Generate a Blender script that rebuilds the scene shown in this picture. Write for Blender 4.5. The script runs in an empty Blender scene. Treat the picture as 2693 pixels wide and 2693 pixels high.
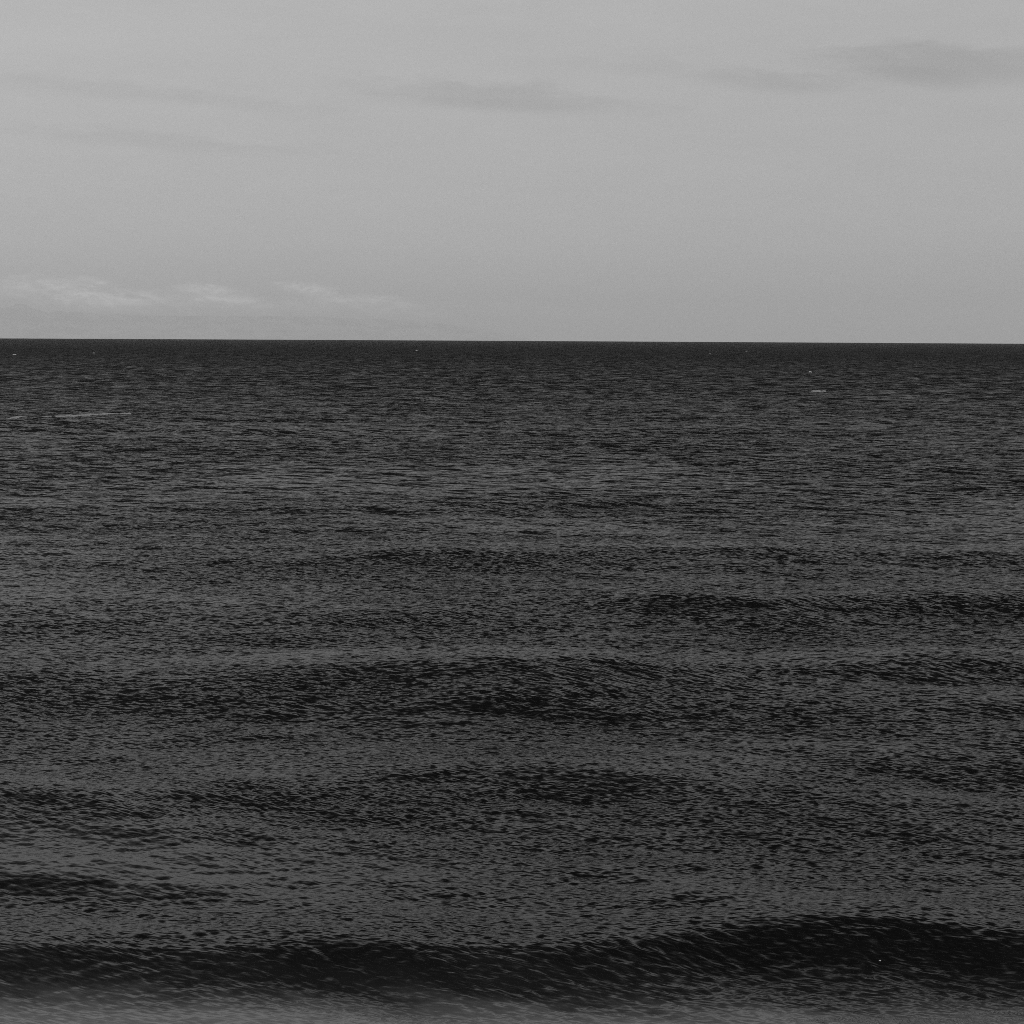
import bpy, math
import numpy as np
from mathutils import Vector, Matrix

# ------------------------------------------------------------------ camera
SC = bpy.context.scene
P = 2693.0                      # width of the photograph, used only to work out where things stand
H_CAM = 17.0
FOC = 1.5                       # focal length / picture width
PITCH = math.radians(-6.49)
ROLL = math.radians(0.30)
R_EARTH = 6371000.0
cam_d = bpy.data.cameras.new("camera")
cam = bpy.data.objects.new("camera", cam_d)
SC.collection.objects.link(cam)
cam_d.sensor_width = 36.0
cam_d.sensor_fit = 'HORIZONTAL'
cam_d.lens = 36.0 * FOC
cam_d.clip_start = 0.5
cam_d.clip_end = 400000.0
cam_rot = Matrix.Rotation(math.pi / 2 + PITCH, 4, 'X') @ Matrix.Rotation(ROLL, 4, 'Z')
cam.matrix_world = Matrix.Translation((0, 0, H_CAM)) @ cam_rot
SC.camera = cam
CR = np.array(cam_rot.to_3x3())

def ray(px, py):
    v = np.array([(px - P / 2) / (FOC * P), -(py - P / 2) / (FOC * P), -1.0])
    d = CR @ v
    return d / np.linalg.norm(d)

def on_water(px, py):
    """where a sight line meets mean sea level (round earth)"""
    d = ray(px, py)
    hz = math.hypot(d[0], d[1])
    t = -d[2] / hz
    disc = t * t - 2 * H_CAM / R_EARTH
    r = 14700.0 if disc <= 0 else (t - math.sqrt(disc)) * R_EARTH
    return np.array([d[0] / hz * r, d[1] / hz * r])

def az_el(px, py):
    d = ray(px, py)
    return math.degrees(math.atan2(d[0], d[1])), math.degrees(math.asin(d[2]))

# ------------------------------------------------------------------ render settings
SC.view_settings.view_transform = 'Standard'
SC.view_settings.look = 'None'
SC.view_settings.gamma = 1.0
SC.view_settings.exposure = 0.0
SC.view_settings.use_curve_mapping = False
SC.cycles.use_denoising = False
SC.cycles.denoiser = 'OPENIMAGEDENOISE'
SC.cycles.denoising_input_passes = 'RGB_ALBEDO_NORMAL'
SC.cycles.max_bounces = 6
SC.cycles.volume_bounces = 1
SC.cycles.glossy_bounces = 2
SC.cycles.diffuse_bounces = 2
SC.cycles.pixel_filter_type = 'BLACKMAN_HARRIS'
SC.cycles.filter_width = 0.9

# ------------------------------------------------------------------ node helper
class NT:
    def __init__(s, tree):
        s.t = tree; s.n = tree.nodes; s.l = tree.links
    def node(s, typ, **kw):
        n = s.n.new(typ)
        for k, v in kw.items(): setattr(n, k, v)
        return n
    def put(s, sock, v):
        if v is None: return
        if isinstance(v, bpy.types.NodeSocket): s.l.new(v, sock)
        else: sock.default_value = v
    def m(s, op, a, b=None, c=None, clamp=False):
        n = s.node('ShaderNodeMath', operation=op); n.use_clamp = clamp
        s.put(n.inputs[0], a); s.put(n.inputs[1], b); s.put(n.inputs[2], c)
        return n.outputs[0]
    def v(s, op, a, b=None, sc=None):
        n = s.node('ShaderNodeVectorMath', operation=op)
        s.put(n.inputs[0], a)
        if b is not None: s.put(n.inputs[1], b)
        if sc is not None: s.put(n.inputs['Scale'], sc)
        return n.outputs['Value'] if op in ('LENGTH', 'DOT_PRODUCT') else n.outputs['Vector']
    def xyz(s, v):
        n = s.node('ShaderNodeSeparateXYZ'); s.put(n.inputs[0], v); return n.outputs
    def comb(s, x, y, z):
        n = s.node('ShaderNodeCombineXYZ')
        for i, a in enumerate((x, y, z)): s.put(n.inputs[i], a)
        return n.outputs[0]
    def rng(s, x, a, b, c, d, smooth=True):
        n = s.node('ShaderNodeMapRange')
        n.interpolation_type = 'SMOOTHSTEP' if smooth else 'LINEAR'
        for k, q in zip(('Value', 'From Min', 'From Max', 'To Min', 'To Max'), (x, a, b, c, d)): s.put(n.inputs[k], q)
        return n.outputs[0]
    def noise(s, vec, scale, detail=4.0, rough=0.5, lac=2.0, dist=0.0, col=False):
        n = s.node('ShaderNodeTexNoise')
        s.put(n.inputs['Vector'], vec); n.inputs['Scale'].default_value = scale
        n.inputs['Detail'].default_value = detail; n.inputs['Roughness'].default_value = rough
        n.inputs['Lacunarity'].default_value = lac; n.inputs['Distortion'].default_value = dist
        return n.outputs['Color' if col else 'Fac']
    def grey(s, x):
        return s.comb(x, x, x)

# ------------------------------------------------------------------ sky
SUN_EL = math.radians(36)
SUN_AZ = math.radians(112)            # clockwise from the view direction (+Y): to the right, a little behind
W = bpy.data.worlds.new("World")
SC.world = W
W.use_nodes = True
W.node_tree.nodes.clear()
k = NT(W.node_tree)
out = k.node('ShaderNodeOutputWorld')
bg = k.node('ShaderNodeBackground')
WS = 0.1
bg.inputs['Strength'].default_value = WS
tc = k.node('ShaderNodeTexCoord')
D = k.v('NORMALIZE', tc.outputs['Generated'])
dx, dy, dz = k.xyz(D)
DEG = 180 / math.pi
az = k.m('MULTIPLY', k.m('ARCTAN2', dx, dy), DEG)
el = k.m('MULTIPLY', k.m('ARCSINE', dz), DEG)
sky = k.node('ShaderNodeTexSky', sky_type='NISHITA')
sky.sun_disc = False
sky.sun_elevation = SUN_EL
sky.sun_rotation = SUN_AZ
bw = k.node('ShaderNodeRGBToBW')
k.put(bw.inputs[0], sky.outputs[0])
# overcast veil: brightness by elevation (only the in-frame values are what the picture should show, divided by the strength)
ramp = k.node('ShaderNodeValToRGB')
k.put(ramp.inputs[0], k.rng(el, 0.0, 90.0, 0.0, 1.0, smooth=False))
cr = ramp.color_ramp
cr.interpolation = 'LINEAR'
VE = [(0.0, .325), (1.2, .385), (2.0, .44), (3.2, .475), (4.6, .49), (7.0, .482), (10.0, .480), (13.0, .488), (18.5, .90), (24.0, .88), (32.0, .62), (42.0, .38), (54.0, .22), (70.0, .13), (90.0, .10)]  # bright band and dark zenith above the frame added to shape water reflections
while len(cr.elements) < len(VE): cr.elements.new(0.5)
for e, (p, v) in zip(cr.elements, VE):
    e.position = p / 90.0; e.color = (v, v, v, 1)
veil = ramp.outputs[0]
bwv = k.node('ShaderNodeRGBToBW'); k.put(bwv.inputs[0], veil); veil = bwv.outputs[0]
# darker towards the right
veil = k.m('MULTIPLY', veil, k.rng(az, -18, 19, 1.01, 0.93, smooth=False))
# soft uneven cloud, stretched sideways
warp = k.noise(k.comb(k.m('MULTIPLY', az, .10), k.m('MULTIPLY', el, .30), 3.1), 1.0, 4, .55)
n1 = k.noise(k.comb(k.m('MULTIPLY', az, .06), k.m('ADD', k.m('MULTIPLY', el, .42), k.m('MULTIPLY', az, .03)), 0.0), 1.0, 6, .55, dist=.4)
fine = k.noise(k.comb(k.m('MULTIPLY', az, .5), k.m('MULTIPLY', el, 2.2), 7.7), 1.0, 6, .65, dist=.3)
veil = k.m('MULTIPLY', veil, k.m('ADD', 1.0, k.m('ADD', k.m('MULTIPLY', k.m('SUBTRACT', n1, .5), .10), k.m('MULTIPLY', k.m('SUBTRACT', fine, .5), .07))))
def streak(px, py, qx, qy, hh, amt, wob=.5, edge=.55, brk=.6):
    """a soft bank of cloud between two directions of the sky; amt < 0 darkens"""
    a0, e0 = az_el(px, py); a1, e1 = az_el(qx, qy)
    hh = hh / (FOC * P) * DEG
    ca, ce = (a0 + a1) / 2, (e0 + e1) / 2
    hw = abs(a1 - a0) / 2
    t = (e1 - e0) / (a1 - a0)
    u = k.m('DIVIDE', k.m('SUBTRACT', az, ca), hw)
    ev = k.m('SUBTRACT', k.m('SUBTRACT', el, ce), k.m('MULTIPLY', k.m('SUBTRACT', az, ca), t))
    ev = k.m('ADD', ev, k.m('MULTIPLY', k.m('SUBTRACT', warp, .5), wob * 3.0))
    ev = k.m('ADD', ev, k.m('MULTIPLY', k.m('SUBTRACT', fine, .5), hh * 1.2))
    w = k.m('DIVIDE', ev, hh)
    r = k.m('SQRT', k.m('ADD', k.m('MULTIPLY', u, u), k.m('MULTIPLY', w, w)))
    r = k.m('ADD', r, k.m('MULTIPLY', k.m('SUBTRACT', fine, .5), brk * 1.6))
    return k.m('MULTIPLY', k.rng(r, 1.25, edge - .35, 0.0, 1.0), amt)
tot = None
for a in [
    (2080, 150, 2900, 175, 52, -.150, .25, .55, .5),
    (2250, 185, 2600, 225, 26, -.060, .10, .55, .5),
    (1830, 205, 2300, 222, 30, -.105, .12, .55, .5),
    (1450, 160, 1900, 190, 30, -.035, .25, .5, .7),
    (860, 212, 1780, 292, 44, -.105, .12, .50, .7),
    (960, 255, 1500, 290, 20, -.040, .12, .50, .7),
    (-100, 210, 700, 268, 30, -.055, .20, .5, .9),
    (-60, 340, 840, 400, 26, -.065, .15, .5, .9),
    (450, 260, 1000, 320, 26, -.030, .25, .5, .9),
    (-300, 95, 500, 110, 60, .020, .25, .5, .7),
    (1000, 40, 1700, 90, 60, -.02, .3, .5, .9),
]:
    s_ = streak(*a)
    tot = s_ if tot is None else k.m('ADD', tot, s_)
veil = k.m('MULTIPLY', veil, k.m('ADD', 1.0, k.m('MULTIPLY', tot, 1.08)))
# low bright clouds beyond the haze, in front of the ridge's sky
cl = k.noise(k.comb(k.m('MULTIPLY', az, 1.1), k.m('ADD', k.m('MULTIPLY', el, 3.2), k.m('MULTIPLY', az, .45)), 11.3), 1.0, 7, .62, dist=.35)
lit = None
for a in [(-80, 748, 400, 785, 34, .16), (100, 765, 360, 800, 28, .22), (440, 765, 720, 800, 30, .22), (380, 785, 760, 805, 26, .10),
          (735, 756, 900, 768, 18, .27), (830, 778, 1160, 826, 28, .24), (-100, 796, 640, 815, 26, .14), (640, 790, 1000, 818, 24, .12), (1150, 800, 1700, 838, 20, .05)]:
    s_ = streak(*a[:5], a[5], .03, .6, 1.1)
    lit = s_ if lit is None else k.m('ADD', lit, s_)
lit = k.m('MULTIPLY', lit, k.rng(cl, .36, .64, .35, 1.3))
veil = k.m('MULTIPLY', veil, k.m('ADD', 1.0, k.m('MULTIPLY', lit, 2.6)))
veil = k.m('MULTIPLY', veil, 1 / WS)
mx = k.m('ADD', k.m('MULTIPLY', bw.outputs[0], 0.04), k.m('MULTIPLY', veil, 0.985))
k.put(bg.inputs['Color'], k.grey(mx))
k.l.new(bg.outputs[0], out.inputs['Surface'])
W.cycles.sampling_method = 'MANUAL'
W.cycles.sample_map_resolution = 512

# ------------------------------------------------------------------ sun behind thin overcast
sd = bpy.data.lights.new("sun", 'SUN')
sd.energy = 0.6
sd.angle = math.radians(20)
sd.color = (1.0, 1.0, 1.0)
sun = bpy.data.objects.new("sun", sd)
SC.collection.objects.link(sun)
sv = Vector((math.sin(SUN_AZ) * math.cos(SUN_EL), math.cos(SUN_AZ) * math.cos(SUN_EL), math.sin(SUN_EL)))
sun.rotation_euler = sv.to_track_quat('Z', 'Y').to_euler()
sun.location = (0, 0, 60)

# ------------------------------------------------------------------ sea surface
rs = np.random.RandomState(7)
CREST = math.radians(-15)            # direction of the wind-wave crests: falling towards the viewer on the right
def tile(size, N, lmin, lmax, ang, spread, slope, seed, power=4.0, chop=1.0):
    """one periodic patch of random sea: height and sideways displacement"""
    g = np.random.RandomState(seed)
    kk = np.fft.fftfreq(N, size / N) * 2 * np.pi
    kx, ky = np.meshgrid(kk, kk)
    K = np.hypot(kx, ky); K[0, 0] = 1
    th = np.arctan2(ky, kx) - (ang + math.pi / 2)
    D_ = np.abs(np.cos(th)) ** spread
    lam = 2 * np.pi / K
    band = 1 / (1 + (lam / lmax) ** 6) / (1 + (lmin / lam) ** 6)
    amp = np.sqrt(K ** -power * D_ * band)
    F = amp * (g.normal(size=(N, N)) + 1j * g.normal(size=(N, N)))
    F[0, 0] = 0
    sx = np.fft.ifft2(1j * kx * F).real; sy = np.fft.ifft2(1j * ky * F).real
    c = slope / math.sqrt((sx ** 2 + sy ** 2).mean())
    h = np.fft.ifft2(F).real * c
    ux = np.fft.ifft2(-1j * kx / K * F).real * c * chop   # towards crests
    uy = np.fft.ifft2(-1j * ky / K * F).real * c * chop
    return [a.astype(np.float32) for a in (h, -ux * -1, -uy * -1)], size, N

def samp(T, x, y):
    arrs, size, N = T
    u = x / size * N; v = y / size * N
    i = np.floor(u).astype(np.int64); j = np.floor(v).astype(np.int64)
    fu = (u - i).astype(np.float32); fv = (v - j).astype(np.float32)
    i0 = i % N; i1 = (i + 1) % N; j0 = j % N; j1 = (j + 1) % N
    o = []
    for a in arrs:
        o.append((a[j0, i0] * (1 - fu) + a[j0, i1] * fu) * (1 - fv) + (a[j1, i0] * (1 - fu) + a[j1, i1] * fu) * fv)
    return o

BANDS = [   # tile, smallest wavelength, largest
    (tile(19.3, 1024, .15, .60, CREST, 3, .19, 11), .15, .60),
    (tile(83.7, 1024, .9, 3.5, CREST, 4, .065, 12), 0.9, 3.5),
    (tile(311., 1024, 3.2, 11., CREST * .8, 6, .05, 13), 3.2, 11.),
    (tile(1310., 1024, 11., 45., CREST * .15, 14, .050, 14), 11., 45.),
]
# swell crests read off the photograph: (points on the crest line, height there), front width, back width
SWELLS = [
    ([(-400, 2500, .8), (0, 2492, .92), (200, 2488, .84), (420, 2484, .82), (640, 2478, 1.0), (800, 2466, 1.05), (930, 2468, 1.0), (1150, 2482, .92),
      (1400, 2492, .78), (1600, 2470, .78), (1750, 2452, .8), (1950, 2428, .85), (2120, 2410, 1.1), (2280, 2404, 1.25), (2450, 2416, 1.15), (2600, 2440, .95), (2760, 2475, .8), (3100, 2540, .6)], 1.6, 3.4),
    ([(-500, 2315, .5), (0, 2318, .30), (250, 2322, .27), (480, 2345, .15), (700, 2370, .0)], 1.8, 3.0),
    ([(-500, 2040, .8), (0, 2060, .8), (250, 2075, .6), (500, 2070, .45), (800, 2050, .3), (1200, 2030, .3), (1600, 2030, .2), (2000, 2080, .1), (2200, 2090, .0)], 5.5, 4.5),
    ([(1300, 2400, .0), (1560, 2400, .12), (1800, 2372, .19), (1980, 2375, .09), (2100, 2380, .0)], 1.0, 2.2),
    ([(900, 1770, .25), (1150, 1752, .8), (1300, 1742, 1.1), (1500, 1740, 1.05), (1700, 1748, .65), (2000, 1752, .35), (2200, 1738, .7), (2400, 1730, .8), (2693, 1738, .5), (3100, 1740, .4)], 4.6, 6.5),
    ([(-500, 1770, .42), (0, 1775, .42), (300, 1780, .38), (620, 1795, .42), (900, 1790, .3), (1150, 1790, .1), (1300, 1790, 0)], 4.6, 7.0),
    ([(1500, 1580, .1), (1650, 1568, .7), (1850, 1562, 1.0), (2050, 1572, .95), (2250, 1566, .8), (2450, 1565, .7), (2693, 1562, .65), (3200, 1560, .5)], 5.0, 8.0),
    ([(-600, 1590, .5), (0, 1592, .5), (400, 1600, .45), (800, 1612, .5), (1050, 1620, .35), (1300, 1620, 0)], 6.5, 9.0),
    ([(700, 1462, .1), (1000, 1450, .7), (1350, 1446, .8), (1700, 1440, .7), (2000, 1434, .95), (2150, 1440, .7), (2400, 1450, .3), (2700, 1450, .3), (3100, 1450, .2)], 6.0, 9.0),
    ([(-600, 1440, .5), (0, 1445, .5), (400, 1440, .4), (700, 1440, .1)], 7.0, 9.0),
    ([(200, 1330, .1), (500, 1318, .5), (900, 1325, .6), (1300, 1322, .6), (1550, 1312, .4), (1800, 1310, .1)], 7.0, 10.0),
    ([(1700, 1210, .1), (1900, 1205, .7), (2100, 1203, .6), (2300, 1206, .1)], 8.0, 10.0),
    ([(-500, 1106, .9), (0, 1109, 1.0), (220, 1111, .8), (380, 1116, .1)], 7.0, 10.0),
    ([(380, 1124, .1), (480, 1125, .9), (650, 1127, .8), (900, 1130, .1)], 7.0, 10.0),
    ([(1000, 1880, .0), (1300, 1860, .25), (1900, 1850, .3), (2300, 1880, .25), (2900, 1850, .4)], 5.0, 5.0),
    ([(2000, 2005, .1), (2400, 1985, .22), (2693, 1965, .28), (3100, 1950, .3)], 4.5, 4.5),
]
SWELL_K = 1.4
def swell(x, y):
    r = np.hypot(x, y); th = np.arctan2(x, y)
    h = np.zeros_like(x)
    for pts, wf, wb in SWELLS:
        w = np.array([on_water(a, b) for a, b, c in pts])
        # the sight line grazes the crest, which stands above mean level: bring it nearer by that much
        tr = np.hypot(w[:, 0], w[:, 1]); c_ = np.array([p[2] for p in pts]); c_ = c_ if wb < 4 else .3 * c_.max() + .7 * c_
        c_ = c_ * (SWELL_K if wb != 3.4 else .82); tr = tr * (1 - c_ / H_CAM)
        tt = np.arctan2(w[:, 0], w[:, 1])
        o = np.argsort(tt)
        fine = np.linspace(tt.min(), tt.max(), 400)
        rc = np.interp(fine, tt[o], tr[o]); ac = np.interp(fine, tt[o], c_[o])  # noqa
        ker = np.hanning(31); ker /= ker.sum()
        rc = np.convolve(np.pad(rc, 15, mode='edge'), ker, 'valid'); ac = np.convolve(np.pad(ac, 15, mode='edge'), ker, 'valid')
        R_ = np.interp(th, fine, rc); A = np.interp(th, fine, ac, left=ac[0], right=ac[-1])
        A = A * np.clip(1 - np.maximum(th - tt.max(), tt.min() - th) / .15, 0, 1)
        s = r - R_
        if wb != 3.4:     # far swells: a sharper crest, steepest right below it
            e_ = .22 * wf; q_ = np.sqrt(s * s + e_ * e_) - e_
            f = np.where(s < 0, np.exp(-q_ / (wf * .68)), np.exp(-(s / wb) ** 2))
        else:
            f = np.where(s < 0, np.exp(-np.abs(s / wf) ** 1.7), np.exp(-(s / wb) ** 2))
        h += (A * f)
    return h

def sea(x, y, spacing, bands=True):
    """surface point for a resting point (x, y)"""
    r = np.hypot(x, y)
    z = swell(x, y)
    X = x.astype(np.float64).copy(); Y = y.astype(np.float64).copy()
    # calm, churned water in the trough right in front of the nearest wave
    calm = 1 - .35 * np.clip((39.0 - y) / 2.0, 0, 1)
    for T, lo, hi in BANDS:
        w = np.clip((hi * 0.55 - spacing) / (hi * 0.35), 0, 1)
        if w.max() <= 0: continue
        far = 1.0
        if lo > 10:      # long swell is drawn by hand nearby, random further out
            far = np.clip((r - 60) / 250, 0.15, 1)
        h, ux, uy = samp(T, x, y)
        z += h * w * far * (calm if lo < 3 else 1)
        c = .9 * w * far
        X += ux * c; Y += uy * c
    z -= r * r / (2 * R_EARTH)
    return X, Y, z

def radii():
    r = [27.0]
    while r[-1] < 22000:
        q = .0015 if r[-1] < 900 else (.0015 + (r[-1] - 900) / 3000 * .004 if r[-1] < 3900 else .006)
        r.append(r[-1] * (1 + q))
    return np.array(r)
RR = radii()
NC = 1150
TH = np.linspace(math.radians(-29), math.radians(29), NC)
TH2, R2 = np.meshgrid(TH, RR)
x = (np.sin(TH2) * R2).ravel(); y = (np.cos(TH2) * R2).ravel()
sp = np.repeat(np.gradient(RR), NC)
X, Y, Z = sea(x, y, sp)
NR = len(RR)
co = np.stack([X, Y, Z], 1).astype(np.float32)
idx = np.arange(NR * NC, dtype=np.int32).reshape(NR, NC)
quads = np.stack([idx[:-1, :-1], idx[:-1, 1:], idx[1:, 1:], idx[1:, :-1]], -1).reshape(-1, 4)
def mesh_np(name, co, quads):
    me = bpy.data.meshes.new(name)
    me.vertices.add(len(co)); me.vertices.foreach_set('co', co.ravel())
    me.loops.add(quads.size); me.loops.foreach_set('vertex_index', quads.ravel())
    me.polygons.add(len(quads))
    me.polygons.foreach_set('loop_start', np.arange(0, quads.size, 4, dtype=np.int32))
    me.polygons.foreach_set('use_smooth', np.ones(len(quads), dtype=bool))
    me.update(calc_edges=True)
    return me
wm = mesh_np('water', co, quads)
print('water verts', len(co))

def mat(name):
    m = bpy.data.materials.new(name); m.use_nodes = True; m.node_tree.nodes.clear()
    return m, NT(m.node_tree)

def water_material():
    m, k = mat('sea_water')
    out = k.node('ShaderNodeOutputMaterial')
    geo = k.node('ShaderNodeNewGeometry')
    pos = geo.outputs['Position']; N = geo.outputs['Normal']
    px, py, pz = k.xyz(pos)
    r = k.m('SQRT', k.m('ADD', k.m('MULTIPLY', px, px), k.m('MULTIPLY', py, py)))
    c, s = math.cos(-CREST), math.sin(-CREST)
    a = k.m('SUBTRACT', k.m('MULTIPLY', px, c), k.m('MULTIPLY', py, s))      # along the crests
    b = k.m('ADD', k.m('MULTIPLY', px, s), k.m('MULTIPLY', py, c))           # across them
    # gusts: areas of rougher and smoother water
    gust = k.noise(k.comb(k.m('MULTIPLY', px, .011), k.m('MULTIPLY', py, .030), 0.0), 1.0, 4, .6, dist=.5)
    gustf = k.rng(gust, .34, .66, .45, 1.3)
    calm = k.rng(py, 36.6, 38.8, .62, 1.0)
    cat = k.noise(k.comb(k.m('MULTIPLY', a, .09), k.m('MULTIPLY', b, .33), 2.0), 1.0, 3, .6, dist=.4)
    amp = k.m('MULTIPLY', k.m('MULTIPLY', gustf, calm), k.rng(cat, .36, .64, .74, 1.25))
    # smooth water left behind by the last breaker, smoothest at its left end
    lee = k.rng(py, 44, 54, .72, 1.0)
    ex = k.m('DIVIDE', k.m('ADD', px, 17.0), 15.0); ey = k.m('DIVIDE', k.m('SUBTRACT', py, 47.5), 4.2)
    sheen = k.rng(k.m('SQRT', k.m('ADD', k.m('MULTIPLY', ex, ex), k.m('MULTIPLY', ey, ey))), .4, 1.4, .36, 1.0)
    amp = k.m('MULTIPLY', amp, k.m('MULTIPLY', lee, sheen))
    sx = sy = None
    # (feature size m, stretch along crest, slope across, slope along, weight range)
    for size, st, ka, kb, kd, r0, r1 in [
        (.070, 5.0, 1.5, .6, .36, None, None),
        (.16, 5.0, 1.6, .5, .48, 43, 85),
        (.55, 4.6, 1.5, .4, .66, 85, 200),
        (2.0, 4.4, 1.4, .3, .80, 240, 650),
        (7.0, 4.2, 1.4, .3, .78, 750, 2300),
        (24., 4.5, 1.0, .2, .50, 3000, 7000)]:
        vec = k.comb(k.m('MULTIPLY', a, 1 / (size * st)), k.m('MULTIPLY', b, 1 / size), size)
        col = k.noise(vec, 1.0, 2.0, .45, dist=0.0, col=True)
        cr_, cg_, cb_ = k.xyz(col)
        w = amp if r0 is None else k.m('MULTIPLY', amp, k.rng(r, r0, r1, 0.0, 1.0))
        steep = k.rng(cr_, .43, .68, 0.0, kd * 1.2)      # short steep faces towards the shore
        u = k.m('MULTIPLY', k.m('SUBTRACT', k.m('MULTIPLY', k.m('SUBTRACT', .5, cr_), ka), steep), w)
        v = k.m('MULTIPLY', k.m('MULTIPLY', k.m('SUBTRACT', cg_, .5), kb), w)
        sx = v if sx is None else k.m('ADD', sx, v)
        sy = u if sy is None else k.m('ADD', sy, u)
    # back to world axes
    wx = k.m('ADD', k.m('MULTIPLY', sx, c), k.m('MULTIPLY', sy, s))
    wy = k.m('SUBTRACT', k.m('MULTIPLY', sy, c), k.m('MULTIPLY', sx, s))
    NN = k.v('NORMALIZE', k.v('ADD', N, k.comb(wx, k.m('SUBTRACT', wy, k.m('ADD', k.rng(r, 45, 260, .0, BIAS), k.rng(r, 130, 1300, .0, .20, smooth=False))), 0.0)))
    silt = k.noise(k.comb(k.m('MULTIPLY', a, .35), k.m('MULTIPLY', b, 1.1), 4.0), 1.0, 5, .6)
    body = k.rng(k.m('ADD', py, k.m('MULTIPLY', k.m('SUBTRACT', silt, .5), 2.0)), 36.2, 38.3, .15, .004)
    body = k.m('ADD', body, k.rng(k.m('ADD', py, k.m('MULTIPLY', k.m('SUBTRACT', silt, .5), 3.0)), 37.4, 40.4, .011, 0.0))
    p = k.node('ShaderNodeBsdfPrincipled')
    k.put(p.inputs['Base Color'], k.grey(body))
    k.put(p.inputs['Normal'], NN)
    k.put(p.inputs['Roughness'], k.rng(r, 150, 2000, ROUGH[0], ROUGH[1], smooth=False))
    p.inputs['IOR'].default_value = 1.27
    k.l.new(p.outputs[0], out.inputs['Surface'])
    return m
ROUGH = (.16, .60)
BIAS = .09
wm.materials.append(water_material())
water = bpy.data.objects.new('water', wm)
SC.collection.objects.link(water)
water['kind'] = 'structure'

# ------------------------------------------------------------------ far mountains, seen through the haze
def mountains():
    g = np.random.RandomState(5)
    # skyline read off the photograph: (px, py)
    line = [(-700, 822), (-500, 800), (-300, 812), (-150, 806), (-40, 812), (0, 810), (25, 806), (42, 797), (62, 799), (85, 811), (105, 815), (122, 822), (135, 823),
            (150, 817), (170, 821), (200, 822), (230, 824), (270, 827), (330, 827), (380, 828), (450, 829), (560, 830), (700, 831), (900, 834), (1100, 842), (1300, 870), (1400, 893)]
    DIST = 100000.0
    az_ = []; hh = []
    for a, b in line:
        A, E = az_el(a, b)
        az_.append(math.radians(A)); hh.append(H_CAM + DIST * math.tan(math.radians(E)) + 0)
    nu, nv = 900, 70
    ths = np.linspace(az_[0], az_[-1], nu)
    top = np.interp(ths, az_, hh)
    base = -DIST * DIST / (2 * R_EARTH) - 20
    # rugged detail
    det = np.zeros(nu)
    for o in range(1, 8):
        n = 6 * 2 ** o
        det += np.interp(np.linspace(0, n, nu), np.arange(n + 1), g.normal(size=n + 1)) * 260 / 2 ** o
    top = top + det * .35
    xs, zs, ys = [], [], []
    V = np.zeros((nv, nu, 3))
    for j in range(nv):
        t = j / (nv - 1)
        prof = 1 - abs(2 * t - 1) ** 1.2          # foot, ridge, foot
        rr = DIST + (t - .5) * 16000
        rid = np.zeros(nu)
        for o in range(1, 6):
            n = 10 * 2 ** o
            ph = (j // max(1, 24 // 2 ** o))
            gg = np.random.RandomState(100 * o + ph)
            rid += np.interp(np.linspace(0, n, nu), np.arange(n + 1), gg.normal(size=n + 1)) * 220 / 2 ** o
        z = base + (top - base) * prof + rid * prof * (1 - prof) * 2
        V[j, :, 0] = np.sin(ths) * rr; V[j, :, 1] = np.cos(ths) * rr; V[j, :, 2] = z
    idx = np.arange(nv * nu, dtype=np.int32).reshape(nv, nu)
    q = np.stack([idx[:-1, :-1], idx[:-1, 1:], idx[1:, 1:], idx[1:, :-1]], -1).reshape(-1, 4)
    me = mesh_np('mountains', V.reshape(-1, 3).astype(np.float32), q)
    m, k = mat('mountain_rock')
    out = k.node('ShaderNodeOutputMaterial'); p = k.node('ShaderNodeBsdfPrincipled')
    geo = k.node('ShaderNodeNewGeometry')
    n = k.noise(k.v('MULTIPLY', geo.outputs['Position'], (.0006, .0006, .0012)), 1.0, 6, .6)
    k.put(p.inputs['Base Color'], k.grey(k.rng(n, .35, .65, .38, .6)))
    p.inputs['Roughness'].default_value = .95
    k.l.new(p.outputs[0], out.inputs['Surface'])
    me.materials.append(m)
    o = bpy.data.objects.new('mountains', me); SC.collection.objects.link(o)
    o['kind'] = 'structure'
    return float(V[:, :, 2].max()), float(V[:, :, 2].min())
mtop, mlow = mountains()

# ------------------------------------------------------------------ foam lying on the water
def surf_z(x, y):
    x = np.atleast_1d(np.asarray(x, float)); y = np.atleast_1d(np.asarray(y, float))
    r = np.hypot(x, y)
    _, _, z = sea(x, y, np.interp(r, RR, np.gradient(RR)))
    return z
def on_surface(px, py):
    """first point of the wavy sea met by a sight line"""
    w = on_water(px, py); d = w / np.hypot(*w); R0 = np.hypot(*w)
    rr = np.linspace(R0 * .9, R0 * 1.02, 400)
    z = surf_z(d[0] * rr, d[1] * rr)
    los = H_CAM * (1 - rr / R0) - R0 * R0 / (2 * R_EARTH) * rr / R0
    hit = np.nonzero(z >= los)[0]
    i = hit[0] if len(hit) else -1
    return d * rr[i]
def foam_material(name, v):
    m, k = mat(name)
    out = k.node('ShaderNodeOutputMaterial'); p = k.node('ShaderNodeBsdfPrincipled')
    geo = k.node('ShaderNodeNewGeometry')
    n = k.noise(geo.outputs['Position'], 3.0, 4, .6)
    k.put(p.inputs['Base Color'], k.grey(k.rng(n, .3, .7, v * .75, v)))
    p.inputs['Roughness'].default_value = .8
    k.l.new(p.outputs[0], out.inputs['Surface'])
    return m
FOAM = foam_material('sea_foam', .7)
FOAM_GREY = foam_material('old_sea_foam', .4)
FOAM_THIN = foam_material('thin_sea_foam', .17)
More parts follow.
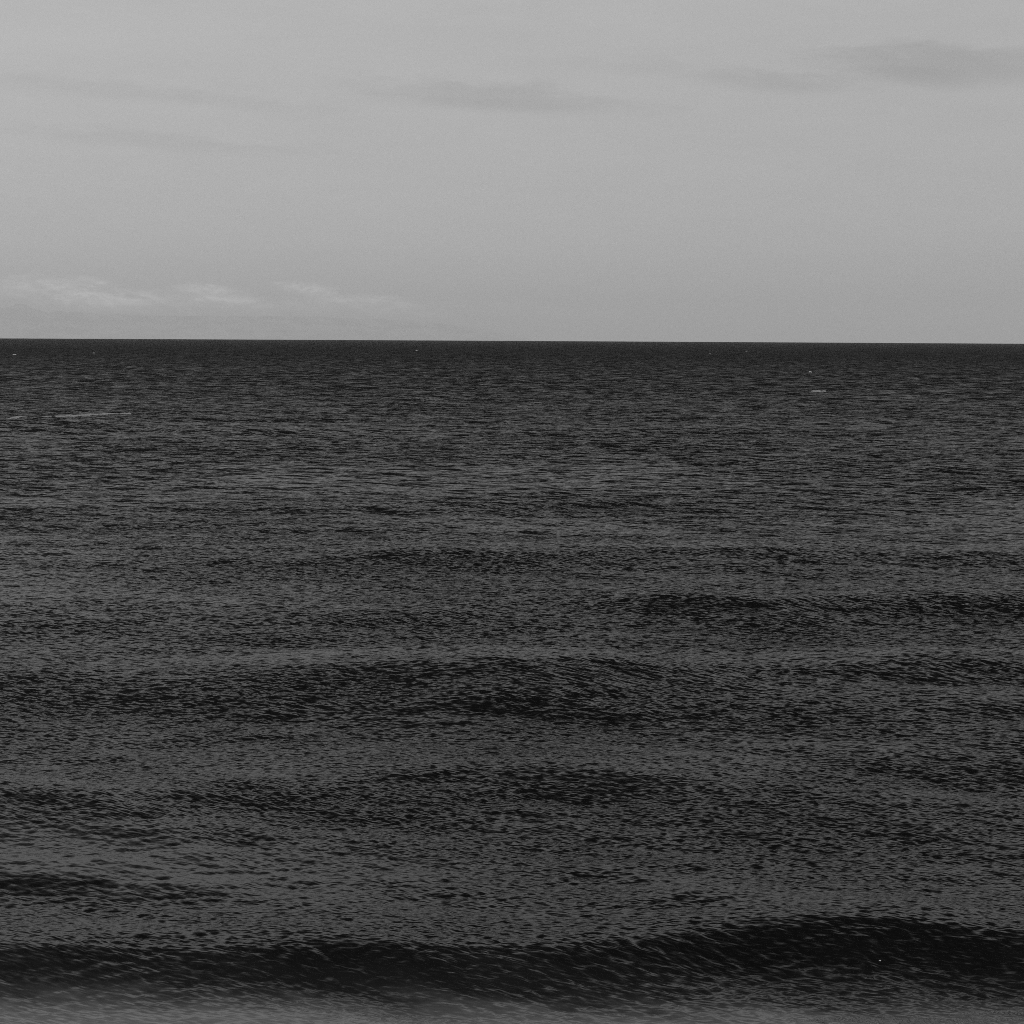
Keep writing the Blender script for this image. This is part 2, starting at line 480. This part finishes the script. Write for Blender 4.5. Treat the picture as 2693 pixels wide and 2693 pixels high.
def foam(name, label, path, n, wid, size, material, seed, group=None, lift=.01, flat=.28):
    """a raft of small foam lumps strewn along a path (photo pixels) on the water"""
    g = np.random.RandomState(seed)
    pts = np.array([on_surface(*p) for p in path])
    seg = np.linspace(0, 1, len(pts))
    t = g.rand(n)
    if n == 520: t = np.clip(t + .035 * np.sin(t * 43) + .02 * np.sin(t * 97 + 1), 0, 1)      # clumps and gaps
    cx = np.interp(t, seg, pts[:, 0]); cy = np.interp(t, seg, pts[:, 1])
    edge = np.sin(np.pi * np.clip(t, .02, .98)) ** .4
    cx = cx + g.normal(size=n) * wid[0]; cy = cy + g.normal(size=n) * wid[1] * edge
    cz = surf_z(cx, cy)
    V = []; F = []
    ctr = np.array([cx.mean(), cy.mean(), cz.mean()])
    for i in range(n):
        s = size * (0.45 + g.rand() ** 2 * 1.2)
        a = s * (1 + g.rand() * 1.2); b = s * (.5 + .4 * g.rand()); h = s * flat
        b0 = len(V)
        m_ = 8
        for q in range(m_):
            an = 2 * math.pi * q / m_; rr = 1 + .3 * (g.rand() - .5)
            V.append((cx[i] + a * rr * math.cos(an) - ctr[0], cy[i] + b * rr * math.sin(an) - ctr[1], cz[i] - h * .8 - ctr[2]))
        for q in range(m_):
            an = 2 * math.pi * q / m_; rr = .7 + .25 * (g.rand() - .5)
            V.append((cx[i] + a * rr * math.cos(an) - ctr[0], cy[i] + b * rr * math.sin(an) - ctr[1], cz[i] + lift + h * .7 - ctr[2]))
        V.append((cx[i] - ctr[0], cy[i] - ctr[1], cz[i] + lift + h - ctr[2]))
        for q in range(m_):
            q2 = (q + 1) % m_
            F.append((b0 + q, b0 + q2, b0 + m_ + q2, b0 + m_ + q))
            F.append((b0 + m_ + q, b0 + m_ + q2, b0 + 2 * m_))
    me = bpy.data.meshes.new(name); me.from_pydata(V, [], F)
    me.polygons.foreach_set('use_smooth', np.ones(len(F), dtype=bool))
    me.materials.append(material); me.update()
    o = bpy.data.objects.new(name, me); o.location = ctr
    SC.collection.objects.link(o)
    o['label'] = label; o['category'] = 'foam'
    if group: o['group'] = group
    return o
G1 = 'foam streaks on the open sea'
foam('foam_streak', 'long thin pale foam streak slanting across dark water below the mountain', [(20, 1104), (150, 1096), (240, 1090), (345, 1086)], 520, (.3, .9), .24, FOAM_GREY, 1, G1, lift=.10)
foam('foam_streak', 'short bright white foam streak on the far sea, the right one of the two streaks', [(2136, 1031), (2150, 1030), (2168, 1030)], 60, (.1, .5), .36, FOAM_GREY, 2, G1, lift=.30)
G2 = 'tiny whitecaps near the horizon'
for i, (a, b, s, lab) in enumerate([
    (37, 933, 1.0, 'tiny white breaking crest near the horizon, leftmost of all the whitecaps'),
    (248, 929, .7, 'faint tiny whitecap near the horizon below the left clouds, second from the left edge'),
    (1096, 922, 1.0, 'tiny white breaking crest near the middle of the horizon'),
    (1867, 931, .8, 'faint tiny whitecap right of middle, higher of the close pair near the horizon'),
    (1963, 924, .8, 'faint tiny whitecap closest under the horizon on the right half'),
    (2131, 979, .9, 'bright tiny whitecap just above the short foam streak at right')]):
    foam('whitecap', lab, [(a - 2, b), (a + 2, b)], 5, (.12 * s, .7), .5 * s, FOAM, 20 + i, G2, lift=.25, flat=.5)
foam('foam_fleck', 'single white fleck of foam on the dark face of the nearest wave', [(2314, 2527), (2315, 2527)], 2, (.003, .003), .022, FOAM, 50)
G3 = 'foam lines at the foot of the nearest wave'
foam('foam_line', 'broken pale foam line along the bottom edge, right part of the picture', [(2090, 2686), (2250, 2682), (2330, 2684), (2420, 2686), (2560, 2684), (2700, 2680)], 900, (.15, .10), .022, FOAM_THIN, 60, G3)
foam('foam_line', 'thin pale foam line on smooth water under the right end of the nearest wave', [(2540, 2668), (2600, 2664), (2693, 2663), (2760, 2664)], 260, (.1, .05), .018, FOAM_THIN, 61, G3)

# ------------------------------------------------------------------ air
def haze():
    lo = mlow - 50; hi = mtop + 60
    x0, y0, y1 = 75000, -6000, 112000
    c = [(-x0, y0), (x0, y0), (x0, y1), (-x0, y1)]
    V = [(a, b, lo) for a, b in c] + [(a, b, hi) for a, b in c]
    F = [(3, 2, 1, 0), (4, 5, 6, 7), (0, 1, 5, 4), (1, 2, 6, 5), (2, 3, 7, 6), (3, 0, 4, 7)]
    me = bpy.data.meshes.new('haze'); me.from_pydata(V, [], F); me.update()
    m, k = mat('sea_haze')
    out = k.node('ShaderNodeOutputMaterial')
    pv = k.node('ShaderNodeVolumePrincipled')
    pv.inputs['Color'].default_value = (HAZE_C, HAZE_C, HAZE_C, 1)
    pv.inputs['Density'].default_value = HAZE_D
    pv.inputs['Anisotropy'].default_value = 0.0
    k.l.new(pv.outputs[0], out.inputs['Volume'])
    me.materials.append(m)
    o = bpy.data.objects.new('haze', me); SC.collection.objects.link(o)
    o['kind'] = 'stuff'
HAZE_C = .925
HAZE_D = 2.0e-5
haze()
